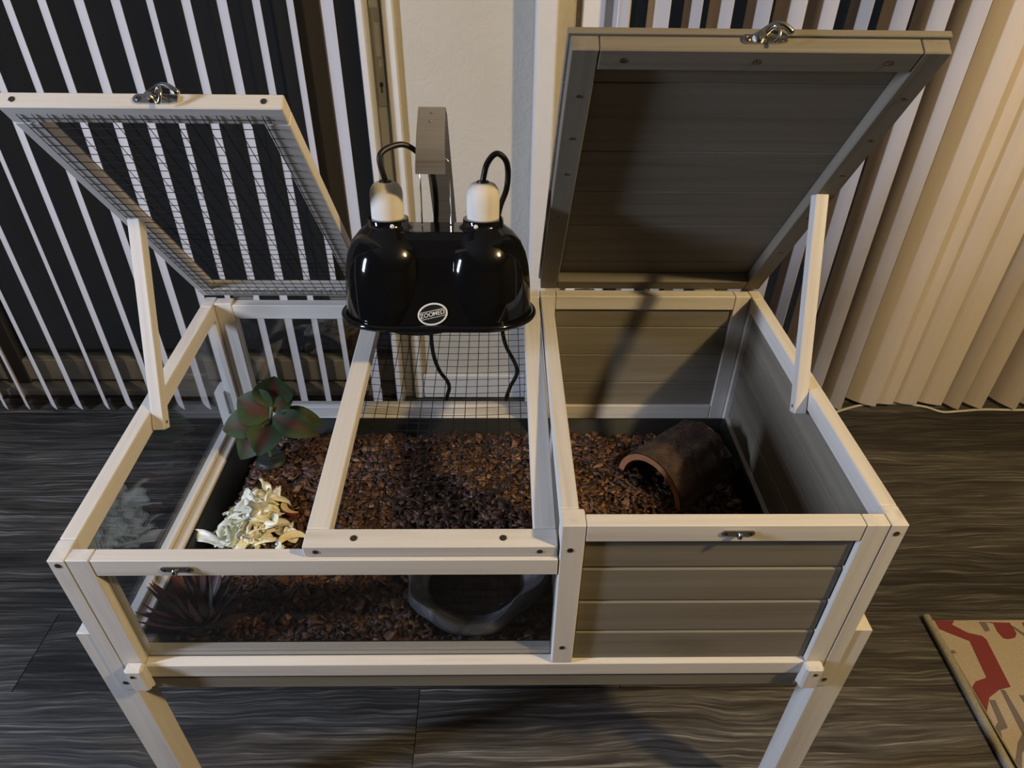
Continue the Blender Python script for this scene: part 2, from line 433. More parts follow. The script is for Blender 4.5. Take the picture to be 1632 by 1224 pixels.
# vertical blinds: one vane mesh, many copies
CH = 0.087
def vane_mesh():
    n = 8; V = []; F = []
    z0, z1 = 0.015, 2.06
    for z in (z0, z1):
        for i in range(n + 1):
            t = i / n - 0.5
            V.append((t * CH, -0.007 * (1 - 4 * t * t), z))
    for z in (z0, z1):
        for i in range(n + 1):
            t = i / n - 0.5
            V.append((t * CH, -0.007 * (1 - 4 * t * t) + 0.0009, z))
    m_ = n + 1
    for i in range(n):
        F.append((i, i + 1, m_ + i + 1, m_ + i))
        F.append((2 * m_ + i, 3 * m_ + i, 3 * m_ + i + 1, 2 * m_ + i + 1))
        F.append((i, 2 * m_ + i, 2 * m_ + i + 1, i + 1))
        F.append((m_ + i, m_ + i + 1, 3 * m_ + i + 1, 3 * m_ + i))
    F.append((0, m_, 3 * m_, 2 * m_)); F.append((n, 2 * m_ + n, 3 * m_ + n, m_ + n))
    me = bpy.data.meshes.new('vane'); me.from_pydata(V, [], F); me.update()
    me.polygons.foreach_set('use_smooth', [True] * len(me.polygons)); me.set_sharp_from_angle(angle=radians(40)); me.materials.append(MATS['vinyl_vane'])
    return me
VM = vane_mesh()
def blind(name, label, items, x0, x1):
    root = empty(name, ((x0 + x1) / 2, 1.155, 2.06)); tag(root, label, 'blinds')
    box('headrail', (x0 - (x0 + x1) / 2, -0.03, 0.0), (x1 - (x0 + x1) / 2, 0.03, 0.045), 'frame_white', root)
    for nx, ny, th in items:
        o = bpy.data.objects.new('vane', VM); C.objects.link(o); o.parent = root
        t = radians(th)
        # +x of the vane points from its far edge to its near edge
        cx = nx - 0.5 * CH * sin(t); cy = ny + 0.5 * CH * cos(t)
        o.location = (cx - (x0 + x1) / 2, cy - 1.155, -2.06)
        o.rotation_euler = (0, 0, math.atan2(-cos(t), sin(t)))
left = [(-1.51, 42), (-1.43, 40), (-1.35, 43), (-1.27, 41), (-1.19, 42), (-1.11, 44), (-1.035, 41), (-0.958, 40), (-0.893, 38), (-0.813, 41), (-0.737, 42), (-0.658, 37), (-0.587, 41),
        (-0.508, 39), (-0.435, 38.5), (-0.357, 39), (-0.282, 36.5), (-0.214, 30.5), (-0.137, 32.5), (-0.062, 32.5), (0.007, 26.5), (0.076, 22.5), (0.159, 32)]
blind('vertical_blind', 'open white vertical blind in front of the left patio door', [(x, 1.115, t) for x, t in left], -1.62, 0.2)
right = [(0.78, 1.115, 5), (0.867, 1.115, 22), (0.934, 1.115, 12.5), (1.0, 1.115, 20), (1.081, 1.115, 18), (1.155, 1.115, 27), (1.222, 1.115, 27), (1.296, 1.115, 7.5), (1.38, 1.115, 15),
         (1.465, 1.115, 24), (1.546, 1.115, 27.5), (1.663, 1.134, 57), (1.721, 1.145, 74), (1.794, 1.144, 72), (1.871, 1.141, 68), (1.912, 1.119, 30), (1.985, 1.122, 38), (2.089, 1.119, 30),
         (2.16, 1.119, 33), (2.24, 1.12, 36), (2.32, 1.118, 30), (2.40, 1.119, 34), (2.48, 1.119, 32)]
blind('vertical_blind', 'half closed cream vertical blind in front of the right patio door', right, 0.75, 2.55)
# white cable on the floor under the right blind
tag(tube('floor_cable', spline([(1.50, 1.10, 0.004), (1.553, 1.127, 0.004), (1.638, 1.157, 0.004), (1.73, 1.166, 0.004), (1.821, 1.15, 0.004), (1.867, 1.122, 0.004), (1.927, 1.126, 0.004), (2.01, 1.134, 0.004), (2.13, 1.131, 0.004), (2.6, 1.13, 0.004)]), 0.004, 'cable_white'), 'thin white cable lying on the floor under the right blind', 'cable')

# ------------------------------------------------------------------ rug
rug = tag(box('area_rug', (1.452, -0.75, 0.0), (2.75, 0.384, 0.007), 'rug_beige', bev=0.002), 'beige area rug with red and grey angular pattern', 'rug')
tube('binding', [(1.444, 0.392, 0.008), (1.440, 0.25, 0.008), (1.434, 0.08, 0.008), (1.428, -0.75, 0.008)], 0.0085, 'rug_binding', rug)
motifs = {
 'rug_red': [[(1.458, 0.382), (1.501, 0.381), (1.491, 0.371), (1.514, 0.351), (1.541, 0.343), (1.545, 0.334), (1.532, 0.228), (1.505, 0.222), (1.476, 0.206), (1.448, 0.178), (1.441, 0.22), (1.449, 0.228), (1.468, 0.24), (1.495, 0.248), (1.507, 0.331), (1.473, 0.351), (1.457, 0.361)],
             [(1.57, 0.377), (1.62, 0.375), (1.619, 0.349), (1.61, 0.339), (1.593, 0.335), (1.583, 0.338), (1.58, 0.354), (1.583, 0.374)],
             [(1.647, 0.375), (1.72, 0.375), (1.70, 0.33), (1.655, 0.33), (1.643, 0.35)], [(1.56, 0.10), (1.64, 0.13), (1.66, 0.02), (1.56, -0.02)]],
 'rug_grey': [[(1.554, 0.378), (1.569, 0.377), (1.565, 0.356), (1.554, 0.354)], [(1.617, 0.367), (1.623, 0.367), (1.642, 0.339), (1.636, 0.334)],
              [(1.508, 0.222), (1.516, 0.221), (1.513, 0.149), (1.51, 0.131), (1.497, 0.133)], [(1.473, 0.201), (1.484, 0.201), (1.478, 0.157), (1.476, 0.146), (1.459, 0.141), (1.441, 0.128), (1.436, 0.139), (1.446, 0.149), (1.465, 0.158)],
              [(1.539, 0.211), (1.554, 0.209), (1.55, 0.183), (1.538, 0.183)], [(1.498, 0.135), (1.512, 0.135), (1.504, 0.118), (1.474, 0.099), (1.442, 0.068), (1.430, 0.072), (1.449, 0.087), (1.479, 0.118)],
              [(1.448, 0.309), (1.462, 0.31), (1.463, 0.303), (1.449, 0.302)]]}
for mt, L in motifs.items():
    for poly in L:
        prism('motif', [(max(x, 1.4545) , y) for x, y in poly], 0.006, 0.0078, mt, rug)

# ------------------------------------------------------------------ the tortoise house
W, D, H = 0.96, 0.5416, 0.308
HLF, HLB = 0.2521, 0.2919
TS = 0.02                                    # thickness of the side panels
XD0, XD1 = 0.577, 0.604                      # divider
HOFF = (-0.48, -0.27, ZB)
house = empty('tortoise_house', (0.48, 0.27, 0))
tag(house, 'whitewashed wooden tortoise house on legs with open lids and grey panels', 'pet house')
def hb(name, a, b, mat, bev=0.0013): return box(name, a, b, mat, house, HOFF, bev)
def lslope(y): return HLF + (HLB - HLF) * y / D
def hpoly(name, V, F, mat):
    bm = bmesh.new(); vv = [bm.verts.new(v) for v in V]
    for f in F: bm.faces.new([vv[i] for i in f])
    bmesh.ops.recalc_face_normals(bm, faces=bm.faces)
    bmesh.ops.bevel(bm, geom=list(bm.edges), offset=0.0012, segments=1, affect='EDGES')
    return bm_obj(name, bm, mat, house, HOFF)
BF = [(0, 1, 2, 3), (7, 6, 5, 4), (0, 4, 5, 1), (1, 5, 6, 2), (2, 6, 7, 3), (3, 7, 4, 0)]
def sheared(name, x0, x1, y0, y1, zb0, zb1, zt0, zt1, mat):
    """box whose bottom and top run from (y0) to (y1) at different heights"""
    V = [(x0, y0, zb0), (x1, y0, zb0), (x1, y1, zb1), (x0, y1, zb1), (x0, y0, zt0), (x1, y0, zt0), (x1, y1, zt1), (x0, y1, zt1)]
    return hpoly(name, V, BF, mat)

# legs: full section under the box, half-section tongue screwed to the outside of the side panel
def leg(sx, y0):
    xo, xm, xi = (-0.0175, -0.0005, 0.0195) if sx < 0 else (W + 0.0225, W + 0.0005, W - 0.0155)
    prof = [(xo, -ZB), (xi, -ZB), (xi, -0.0125), (xm, -0.0125), (xm, 0.112), (xo, 0.112)]
    if sx > 0: prof = prof[::-1]
    o = prism('leg', prof, y0, y0 + 0.034, 'white_wood_z', house, HOFF, plane='xz')
    return o
for sx in (-1, 1):
    leg(sx, 0.002); leg(sx, D - 0.036)

# left side panel (glazed): posts, sloped top rail, bottom rail, pane
sheared('side_post', 0, TS, 0, 0.030, -0.012, -0.012, lslope(0) , lslope(0.03), 'white_wood_z')
sheared('side_post', 0, TS, D - 0.030, D, -0.012, -0.012, lslope(D - 0.03), lslope(D), 'white_wood_z')
sheared('top_rail', 0, TS, 0.0305, D - 0.0305, lslope(0.0305) - 0.027, lslope(D - 0.0305) - 0.027, lslope(0.0305), lslope(D - 0.0305), 'white_wood_y')
hb('bottom_rail', (0, 0.0305, 0.0), (TS - 0.006, D - 0.0305, 0.062), 'white_wood_y')
hb('sill_strip', (TS - 0.0055, 0.020, 0.040), (TS + 0.010, D - 0.026, 0.056), 'white_wood_y')
V = [(0.008, 0.028, 0.06), (0.0105, 0.028, 0.06), (0.0105, D - 0.028, 0.06), (0.008, D - 0.028, 0.06),
     (0.008, 0.028, lslope(0.028) - 0.022), (0.0105, 0.028, lslope(0.028) - 0.022), (0.0105, D - 0.028, lslope(D - 0.028) - 0.022), (0.008, D - 0.028, lslope(D - 0.028) - 0.022)]
link_mesh('glass_pane', V, BF, 'clear_pane', house, HOFF)

# right side panel (boarded)
hb('side_post', (W - TS, 0, -0.012), (W, 0.030, H), 'white_wood_z')
hb('side_post', (W - TS, D - 0.030, -0.012), (W, D, H), 'white_wood_z')
hb('top_rail', (W - TS, 0.0305, H - 0.027), (W, D - 0.0305, H), 'white_wood_y')
hb('bottom_rail', (W - TS, 0.0305, 0.0), (W, D - 0.0305, 0.05), 'white_wood_y')
z = 0.0505
for hgt in (0.057, 0.057, 0.057, 0.0575):
    hb('plank', (W - 0.013, 0.0308, z), (W - 0.005, D - 0.0308, z + hgt - 0.0012), 'grey_wood_y', 0.0018); z += hgt

# front: left glazed frame
hb('front_post', (TS + 0.0004, 0.0, -0.004), (0.047, 0.018, HLF + 0.0005), 'white_wood_z')
hb('front_rail', (0.0474, 0.0002, HLF - 0.027), (XD0 - 0.0012, 0.018, HLF), 'white_wood_x')
hb('sill_strip', (0.0474, 0.0145, 0.045), (XD0 - 0.0004, 0.026, 0.0585), 'white_wood_x')
hb('glass_pane', (0.045, 0.0095, 0.052), (XD0 - 0.0005, 0.0120, HLF - 0.0274), 'clear_pane', 0)
# slim inner upright behind the left front post
hb('bead', (0.0474, 0.0125, 0.0588), (0.0535, 0.0190, HLF - 0.0275), 'white_wood_z', 0.001)
# base rail along the whole front and grey apron under it
hb('base_rail', (0.0474, -0.0008, 0.0205), (0.9128, 0.0143, 0.0465), 'white_wood_x')
hb('apron', (0.0474, 0.003, -0.012), (0.9126, 0.016, 0.0202), 'grey_wood_x')
# centre post
hb('centre_post', (XD0, 0.0, 0.0468), (XD1, 0.026, H), 'white_wood_z')
# front: right boarded panel
hb('front_rail', (XD1 + 0.0004, 0.0, H - 0.0265), (0.9126, 0.018, H), 'white_wood_x')
hb('front_post', (0.913, 0.0, -0.004), (W - TS - 0.0006, 0.018, H), 'white_wood_z')
for (z0, z1) in ((0.0468, 0.1048), (0.1070, 0.1658), (0.1680, 0.2278), (0.2300, 0.2812)):
    hb('plank', (XD1 + 0.0005, 0.0065, z0), (0.9127, 0.0165, z1), 'grey_wood_x', 0.0024)
# corner blocks at the foot of the front posts
for x0, z0 in ((0.0300, 0.012), (0.9085, 0.008)):
    hb('corner_block', (x0, -0.0165, z0), (x0 + 0.0235, -0.0012, z0 + 0.046), 'white_wood_z', 0.003)

# back: left glazed frame and right boarded panel
YB = D - 0.0225
hb('back_post', (TS + 0.0004, YB, 0.03), (0.050, D - 0.002, HLB - 0.001), 'white_wood_z')
hb('back_rail', (0.0504, YB, HLB - 0.031), (XD0 - 0.0004, D - 0.002, HLB - 0.004), 'white_wood_x')
hb('back_bottom_rail', (0.0504, YB, 0.030), (XD0 - 0.0004, D - 0.002, 0.068), 'white_wood_x')
hb('sill_strip', (TS + 0.011, YB - 0.012, 0.040), (XD0 - 0.0004, YB - 0.0004, 0.0535), 'white_wood_x')
hb('glass_pane', (0.0504, YB + 0.009, 0.068), (XD0, YB + 0.0115, HLB - 0.031), 'clear_pane', 0)
hb('centre_post', (XD0, YB, 0.03), (XD1, D, H), 'white_wood_z')
hb('back_rail', (XD1 + 0.0004, YB, H - 0.0265), (0.9126, D, H), 'white_wood_x')
hb('back_post', (0.913, YB, 0.03), (W - TS - 0.0006, D - 0.002, H), 'white_wood_z')
hb('back_bottom_rail', (XD1 + 0.0004, YB, 0.03), (0.9126, D - 0.002, 0.0715), 'white_wood_x')
for (z0, z1) in ((0.0718, 0.1235), (0.1245, 0.1855), (0.1865, 0.2435), (0.2445, 0.2812)):
    hb('plank', (XD1 + 0.0005, YB + 0.005, z0), (0.9125, YB + 0.013, z1), 'grey_wood_x', 0.0012)
# divider: boarded towards the front, a doorway towards the back
hb('divider_rail', (XD0 + 0.0008, 0.0265, H - 0.027), (XD1 - 0.006, YB - 0.0005, H), 'white_wood_y')
z = 0.0205
for hgt in (0.060, 0.066, 0.066, 0.068):
    hb('divider_plank', (XD0 + 0.006, 0.0265, z), (XD1 - 0.010, 0.2195, z + hgt - 0.001), 'grey_wood_y'); z += hgt
hb('door_jamb', (XD0 + 0.004, 0.220, 0.0205), (XD1 - 0.008, 0.236, H - 0.0275), 'white_wood_z')
hb('door_jamb', (XD0 + 0.004, 0.470, 0.0205), (XD1 - 0.008, YB - 0.0005, H - 0.0275), 'white_wood_z')
hb('door_sill', (XD0 + 0.004, 0.2365, 0.0205), (XD1 - 0.008, 0.4695, 0.040), 'grey_wood_y')

# bottom board and black tray
hb('floor_board', (TS + 0.001, 0.0165, 0.004), (W - TS - 0.001, YB - 0.001, 0.011), 'grey_wood_x', 0.0008)
def tray():
    x0, x1, y0, y1 = TS + 0.011, W - TS - 0.002, 0.027, YB - 0.0128
    rings = [((x0, y0, x1, y1), 0.052), ((x0 + 0.004, y0 + 0.004, x1 - 0.004, y1 - 0.004), 0.052), ((x0 + 0.03, y0 + 0.016, x1 - 0.018, y1 - 0.03), 0.018), ((x0 + 0.03, y0 + 0.016, x1 - 0.018, y1 - 0.03), 0.012)]
    V = []; F = []
    for (a, b_, c_, d_), zz in rings[:3]: V += [(a, b_, zz), (c_, b_, zz), (c_, d_, zz), (a, d_, zz)]
    for i in range(2):
        for k in range(4):
            F.append((i * 4 + k, i * 4 + (k + 1) % 4, i * 4 + 4 + (k + 1) % 4, i * 4 + 4 + k))
    F.append((8, 9, 10, 11))
    n = len(V); V += [(x0, y0, 0.0115), (x1, y0, 0.0115), (x1, y1, 0.0115), (x0, y1, 0.0115)]
    for k in range(4): F.append((k, n + k, n + (k + 1) % 4, (k + 1) % 4))
    F.append((n + 3, n + 2, n + 1, n))
    return link_mesh('tray', V, F, 'tray_black', house, HOFF)
tray()

# screws
def screw_head(parent, loc, nrm, rad=0.0036):
    V, F = lathe_data([(0.0, 0.0001), (rad * 0.25, 0.0002), (rad * 0.8, 0.0008), (rad, 0.0004), (rad, -0.001)], 12)
    o = link_mesh('screw', V, F, 'screw_steel', parent, loc, True)
    o.rotation_euler = Vector(nrm).to_track_quat('Z', 'Y').to_euler()
    return o
def hs(x, y, z, n, r=0.0036): return screw_head(house, (x + HOFF[0], y + HOFF[1], z + HOFF[2]), n, r)
for (x, z) in ((0.5885, 0.268), (0.5895, 0.081), (0.0105, 0.244), (0.9495, 0.294), (0.0105, 0.006), (0.9505, 0.004)): hs(x, 0.0, z, (0, -1, 0))
hs(0.0395, -0.0165, 0.046, (0, -1, 0), 0.003); hs(0.922, -0.0165, 0.042, (0, -1, 0), 0.003)

# keeper plates on the front rails
def keeper(x, z):
    k = empty('keeper', (x + HOFF[0], HOFF[1], z + HOFF[2]), house)
    poly = [(-0.0145 + 0.0042 * cos(a), 0.0042 * sin(a)) for a in [pi / 2 + pi * i / 8 for i in range(9)]] + [(0.0145 + 0.0042 * cos(a), 0.0042 * sin(a)) for a in [-pi / 2 + pi * i / 8 for i in range(9)]]
    prism('keeper_plate', poly, -0.0016, -0.0002, 'chrome', k, plane='xz')
    tube('keeper_hook', spline([(0, -0.001, -0.001), (0, -0.006, -0.001), (0, -0.0085, 0.0022), (0, -0.006, 0.005)], 5), 0.0026, 'chrome', k)
    for s in (-1, 1): screw_head(k, (s * 0.0135, -0.0017, 0), (0, -1, 0), 0.0026)
keeper(0.143, 0.2385); keeper(0.772, 0.2965)

# ------------------------------------------------------------------ lids
def wire_mesh(parent, x0, x1, l0, l1, h, pitch=0.0158, rad=0.00055, sag=0.0):
    V = []; F = []
    def add(pts):
        v, f = tube_data(pts, rad, 4); n = len(V); V.extend(v); F.extend([tuple(i + n for i in q) for q in f])
    def zz(x, l): return h + sag * sin(pi * (x - x0) / (x1 - x0)) * sin(pi * (l - l0) / (l1 - l0))
    n = 10
    x = x0
    while x <= x1 + 1e-6:
        add([(x, -(l0 + (l1 - l0) * k / n), zz(x, l0 + (l1 - l0) * k / n)) for k in range(n + 1)]); x += pitch
    l = l0
    while l <= l1 + 1e-6:
        add([(x0 + (x1 - x0) * k / n, -l, zz(x0 + (x1 - x0) * k / n, l) - rad * 1.2) for k in range(n + 1)]); l += pitch
    o = link_mesh('wire_mesh', V, F, 'wire_black', parent, (0, 0, 0), True); o['kind'] = 'stuff'
    return o
def latch(parent, x, l, h):
    """toggle hasp on the front edge of a lid; local y points away from the hinge as -y"""
    poly = [(-0.020 + 0.0055 * cos(a), 0.0055 * sin(a)) for a in [pi / 2 + pi * i / 8 for i in range(9)]] + [(0.012, -0.0055), (0.020, -0.0035), (0.020, 0.0035), (0.012, 0.0055)]
    pl = prism('latch', poly, -0.0022, -0.0002, 'chrome', parent, (x, -l, h), plane='xz')
    # arched lever
    lev = spline([(-0.012, -0.003, 0.001), (-0.006, -0.006, 0.005), (0.004, -0.010, 0.0095), (0.014, -0.011, 0.008), (0.024, -0.007, 0.0015)], 5)
    n = len(lev); rad = [0.0036 - 0.0012 * sin(pi * i / (n - 1)) if i < n - 1 else 0.0016 for i in range(n)]
    tube('lever', lev, rad, 'chrome', pl)
    tube('hook', spline([(-0.002, -0.004, 0.004), (0.005, -0.012, 0.006), (0.008, -0.013, -0.001), (0.007, -0.010, -0.0075), (0.004, -0.007, -0.009)], 5), 0.0019, 'chrome', pl)
    tube('pivot', [(-0.0075, -0.002, 0.0005), (-0.0075, -0.008, 0.0005)], 0.0042, 'chrome', pl)
    screw_head(pl, (-0.0195, -0.0023, 0), (0, -1, 0), 0.003)
    return pl
def lid_root(name, x, y, z, ang, label=None):
    o = empty(name, (x + HOFF[0], y + HOFF[1], z + HOFF[2]), house, (-radians(ang), 0, 0))
    if label: o['label'] = label
    return o
TL = 0.018
def mesh_lid(x0, x1, hinge_z, ang, L, sw, label, with_latch, sag):
    r = lid_root('mesh_lid', x0, D - 0.0005, hinge_z, ang, label)
    w_ = x1 - x0
    box('stile', (0, -L + 0.026, 0), (sw, -0.0262, TL), 'white_wood_y', r)
    box('stile', (w_ - sw, -L + 0.026, 0), (w_, -0.0262, TL), 'white_wood_y', r)
    box('rail', (0, -L, 0), (w_, -L + 0.0257, TL), 'white_wood_x', r)
    box('rail', (0, -0.026, 0), (w_, 0, TL), 'white_wood_x', r)
    wire_mesh(r, 0.0135, w_ - 0.012, 0.010, L - 0.010, -0.0012, sag=sag)
    screw_head(r, (w_ - 0.020, -L, TL * 0.5), (0, -1, 0), 0.0034)
    screw_head(r, (0.014, -L, TL * 0.5), (0, -1, 0), 0.0034)
    if with_latch: latch(r, 0.158 - x0, L, TL * 0.55)
    return r
mesh_lid(-0.005, 0.2853, 0.2949, 50.9, 0.50, 0.027, 'propped open wire mesh lid over the left end', True, -0.002)
cl_ = mesh_lid(0.2880, 0.5745, HLB + 0.0008, -4.2, 0.5385, 0.0265, 'closed wire mesh lid under the heat lamp', False, -0.006)
for x in (0.056, 0.225): screw_head(cl_, (x, -0.5265, TL), (0, 0, 1), 0.0042)
# solid lid
RL = 0.535
sl = lid_root('solid_lid', XD0, D + 0.002, H + 0.0015, 53.8, 'propped open grey boarded lid over the right end')
LW = W - XD0
box('stile', (0.002, -RL, 0), (0.030, 0, 0.018), 'grey_wood_y', sl)
box('stile', (LW - 0.028, -RL, 0), (LW, 0, 0.018), 'grey_wood_y', sl)
box('rail', (0.0305, -RL, 0), (LW - 0.0285, -RL + 0.027, 0.018), 'grey_wood_x', sl)
box('rail', (0.0305, -0.027, 0), (LW - 0.0285, 0, 0.018), 'grey_wood_x', sl)
edges_ = [0.0, 0.065, 0.177, 0.265, 0.352, 0.470, RL + 0.003]
for a, b_ in zip(edges_[:-1], edges_[1:]):
    box('plank', (-0.001, -b_ + 0.0005, 0.0185), (LW + 0.003, -a - 0.0004, 0.0265), 'grey_wood_x', sl, bev=0.001)
latch(sl, 0.775 - XD0, RL, 0.014)
for l in (0.06, 0.13, 0.23, 0.33, 0.40, 0.47):
    for x in (0.016, LW - 0.014): screw_head(sl, (x, -l, 0), (0, 0, -1), 0.0026)
for x in (0.055, 0.19, 0.325): screw_head(sl, (x, -RL + 0.0135, 0), (0, 0, -1), 0.0034)
# hinges
def hinge(x, z):
    o = tube('hinge', [(x - 0.017, D + 0.0005, z), (x + 0.017, D + 0.0005, z)], 0.0017, 'chrome', house, HOFF)
    bm = bmesh.new(); add_box(bm, (x - 0.016, D - 0.001, z - 0.014), (x + 0.016, D + 0.0008, z - 0.0018), 0)
    bm_obj('hinge_leaf', bm, 'chrome', o)
for x, z in ((0.065, HLB + 0.001), (0.23, HLB + 0.001), (0.655, H + 0.0005), (0.865, H + 0.0005)): hinge(x, z)
# prop rods
def rod(name, p0, p1, s, label):
    p0 = Vector(p0); p1 = Vector(p1); d = p1 - p0; L = d.length
    bm = bmesh.new(); add_box(bm, (-s / 2, -s / 2, -0.006), (s / 2, s / 2, L), 0.0012)
    bmesh.ops.recalc_face_normals(bm, faces=bm.faces)
    o = bm_obj(name, bm, 'white_wood_z', house, p0 + Vector(HOFF))
    zq = d.normalized(); xq = (Vector((1, 0, 0)) - zq * zq.x).normalized(); yq = zq.cross(xq)
    o.rotation_euler = Matrix((xq, yq, zq)).transposed().to_euler()
    o['label'] = label
    screw_head(o, ((s / 2 if p0.x < 0.4 else -s / 2), 0, 0.004), (1 if p0.x < 0.4 else -1, 0, 0), 0.0024)
rod('prop_rod', (0.0295, 0.245, 0.249), (0.0185, 0.372, 0.503), 0.017, 'white stick propping up the mesh lid')
rod('prop_rod', (0.9305, 0.245, 0.279), (0.934, 0.366, 0.545), 0.017, 'white stick propping up the grey lid')

# ------------------------------------------------------------------ bark chip bedding
def bed_h(x, y):
    return 0.044 + 0.005 * sin(x * 21 + 1) * cos(y * 17) + 0.004 * sin(x * 47 + y * 31) + 0.010 * math.exp(-((x - 0.45) ** 2 / 0.02 + (y - 0.33) ** 2 / 0.012))
BX0, BX1, BY0, BY1 = 0.070, 0.915, 0.042, 0.478
nx, ny = 84, 44
V = []; F = []
for j in range(ny + 1):
    for i in range(nx + 1):
        x = BX0 + (BX1 - BX0) * i / nx; y = BY0 + (BY1 - BY0) * j / ny
        ed = min(x - BX0, BX1 - x, y - BY0, BY1 - y); fall = min(1, ed / 0.02)
        V.append((x, y, ZB + 0.020 + (bed_h(x, y) - 0.026) * fall))
for j in range(ny):
    for i in range(nx):
        a = j * (nx + 1) + i; F.append((a, a + 1, a + nx + 2, a + nx + 1))
rs = np.random.RandomState(3)
bed = link_mesh('bark_bedding', V, F, 'bark_bed', None, (0, 0, 0), True)
bed['kind'] = 'stuff'; tag(bed, 'reddish brown bark chip bedding spread inside the black tray', 'bedding')
NCH = 17000
px = rs.uniform(BX0 + 0.002, BX1 - 0.002, NCH); py = rs.uniform(BY0 + 0.002, BY1 - 0.002, NCH)
L_ = rs.lognormal(math.log(0.0125), 0.36, NCH).clip(0.006, 0.034); Wd = L_ * rs.uniform(0.22, 0.85, NCH); T_ = rs.uniform(0.001, 0.0026, NCH)
Wd = Wd.clip(0.002, 0.011)
yaw = rs.uniform(0, 2 * pi, NCH); t1 = rs.normal(0, 0.38, NCH); t2 = rs.normal(0, 0.38, NCH)
ed = np.minimum(np.minimum(px - BX0, BX1 - px), np.minimum(py - BY0, BY1 - py)); fall = np.minimum(1, ed / 0.02)
hh = 0.044 + 0.005 * np.sin(px * 21 + 1) * np.cos(py * 17) + 0.004 * np.sin(px * 47 + py * 31) + 0.010 * np.exp(-((px - 0.45) ** 2 / 0.02 + (py - 0.33) ** 2 / 0.012))
pz = ZB + 0.020 + (hh - 0.026) * fall + rs.uniform(0.0, 0.006, NCH)
base = np.array([(-.5, -.5, -.5), (.5, -.5, -.5), (.5, .5, -.5), (-.5, .5, -.5), (-.5, -.5, .5), (.5, -.5, .5), (.5, .5, .5), (-.5, .5, .5)])
Q = np.repeat(base[None], NCH, 0)
Q = Q + rs.normal(0, 0.15, Q.shape)
Q[:, :, 0] *= L_[:, None]; Q[:, :, 1] *= Wd[:, None]; Q[:, :, 2] *= T_[:, None]
cy_, sy_ = np.cos(yaw)[:, None], np.sin(yaw)[:, None]
x_, y_, z_ = Q[:, :, 0], Q[:, :, 1], Q[:, :, 2]
y2 = y_ * np.cos(t1)[:, None] - z_ * np.sin(t1)[:, None]; z2 = y_ * np.sin(t1)[:, None] + z_ * np.cos(t1)[:, None]
x2 = x_ * np.cos(t2)[:, None] + z2 * np.sin(t2)[:, None]; z3 = -x_ * np.sin(t2)[:, None] + z2 * np.cos(t2)[:, None]
Q = np.stack([x2 * cy_ - y2 * sy_ + px[:, None], x2 * sy_ + y2 * cy_ + py[:, None], z3 + pz[:, None]], -1).reshape(-1, 3)
fb = np.array([(0, 3, 2, 1), (4, 5, 6, 7), (0, 1, 5, 4), (1, 2, 6, 5), (2, 3, 7, 6), (3, 0, 4, 7)])
Fq = (fb[None] + (np.arange(NCH) * 8)[:, None, None]).reshape(-1, 4)
me = bpy.data.meshes.new('bark_chips'); me.vertices.add(len(Q)); me.vertices.foreach_set('co', Q.astype(np.float32).ravel())
me.loops.add(Fq.size); me.loops.foreach_set('vertex_index', Fq.astype(np.int32).ravel())
me.polygons.add(len(Fq)); me.polygons.foreach_set('loop_start', np.arange(0, Fq.size, 4, dtype=np.int32))
me.update(calc_edges=True); me.materials.append(MATS['bark_chip'])
ch = bpy.data.objects.new('bark_chips', me); C.objects.link(ch); ch.parent = bed; ch['kind'] = 'stuff'
def top_at(x, y):
    return ZB + bed_h(x, y) - 0.002

# ------------------------------------------------------------------ chopped cabbage, apple
def cabbage_mesh(seed):
    r = random.Random(seed); n = 9; mcols = 4
    L = r.uniform(0.030, 0.074); w0 = r.uniform(0.005, 0.017); bend = r.uniform(0.5, 2.4); tw = r.uniform(-1.8, 1.8); th = r.uniform(0.0014, 0.0028)
    ruff = r.uniform(0.0, 0.003); cup = r.uniform(0.1, 0.5)
    top = []; bot = []
    for i in range(n + 1):
        t = i / n; a = bend * (t - 0.5)
        R_ = L / bend
        cx, cz = R_ * sin(a), R_ * cos(a) - R_
        ww = w0 * (0.35 + 0.85 * sin(pi * min(1, 0.12 + t * 0.8)) ) * (1 + 0.25 * sin(5 * t + seed))
        an = tw * (t - 0.5)
        for k in range(mcols + 1):
            s = k / mcols - 0.5
            yy = s * ww; zz = cup * ww * (s * s * 2) + ruff * sin(9 * t + 7 * s + seed)
            y2_ = yy * cos(an) - zz * sin(an); z2_ = yy * sin(an) + zz * cos(an)
            tk = th * (1 - 0.6 * abs(2 * s))
            top.append((cx + sin(a) * (z2_ + tk), y2_, cz + cos(a) * (z2_ + tk)))
            bot.append((cx + sin(a) * z2_, y2_, cz + cos(a) * z2_))
    V = top + bot; m_ = mcols + 1; off = len(top); F = []
    for i in range(n):
        for k in range(mcols):
            a = i * m_ + k
            F.append((a, a + m_, a + m_ + 1, a + 1)); F.append((off + a, off + a + 1, off + a + m_ + 1, off + a + m_))
        F.append((i * m_, off + i * m_, off + (i + 1) * m_, (i + 1) * m_))
        F.append((i * m_ + mcols, (i + 1) * m_ + mcols, off + (i + 1) * m_ + mcols, off + i * m_ + mcols))
    for i in (0, n):
        for k in range(mcols):
            a = i * m_ + k; q = (a, a + 1, off + a + 1, off + a); F.append(q if i == 0 else q[::-1])
    me_ = bpy.data.meshes.new('cabbage_piece'); me_.from_pydata(V, [], F); me_.update()
    me_.polygons.foreach_set('use_smooth', [True] * len(me_.polygons)); me_.materials.append(MATS['cabbage'])
    return me_
cabs = [cabbage_mesh(s) for s in range(22)]
rc = random.Random(11)
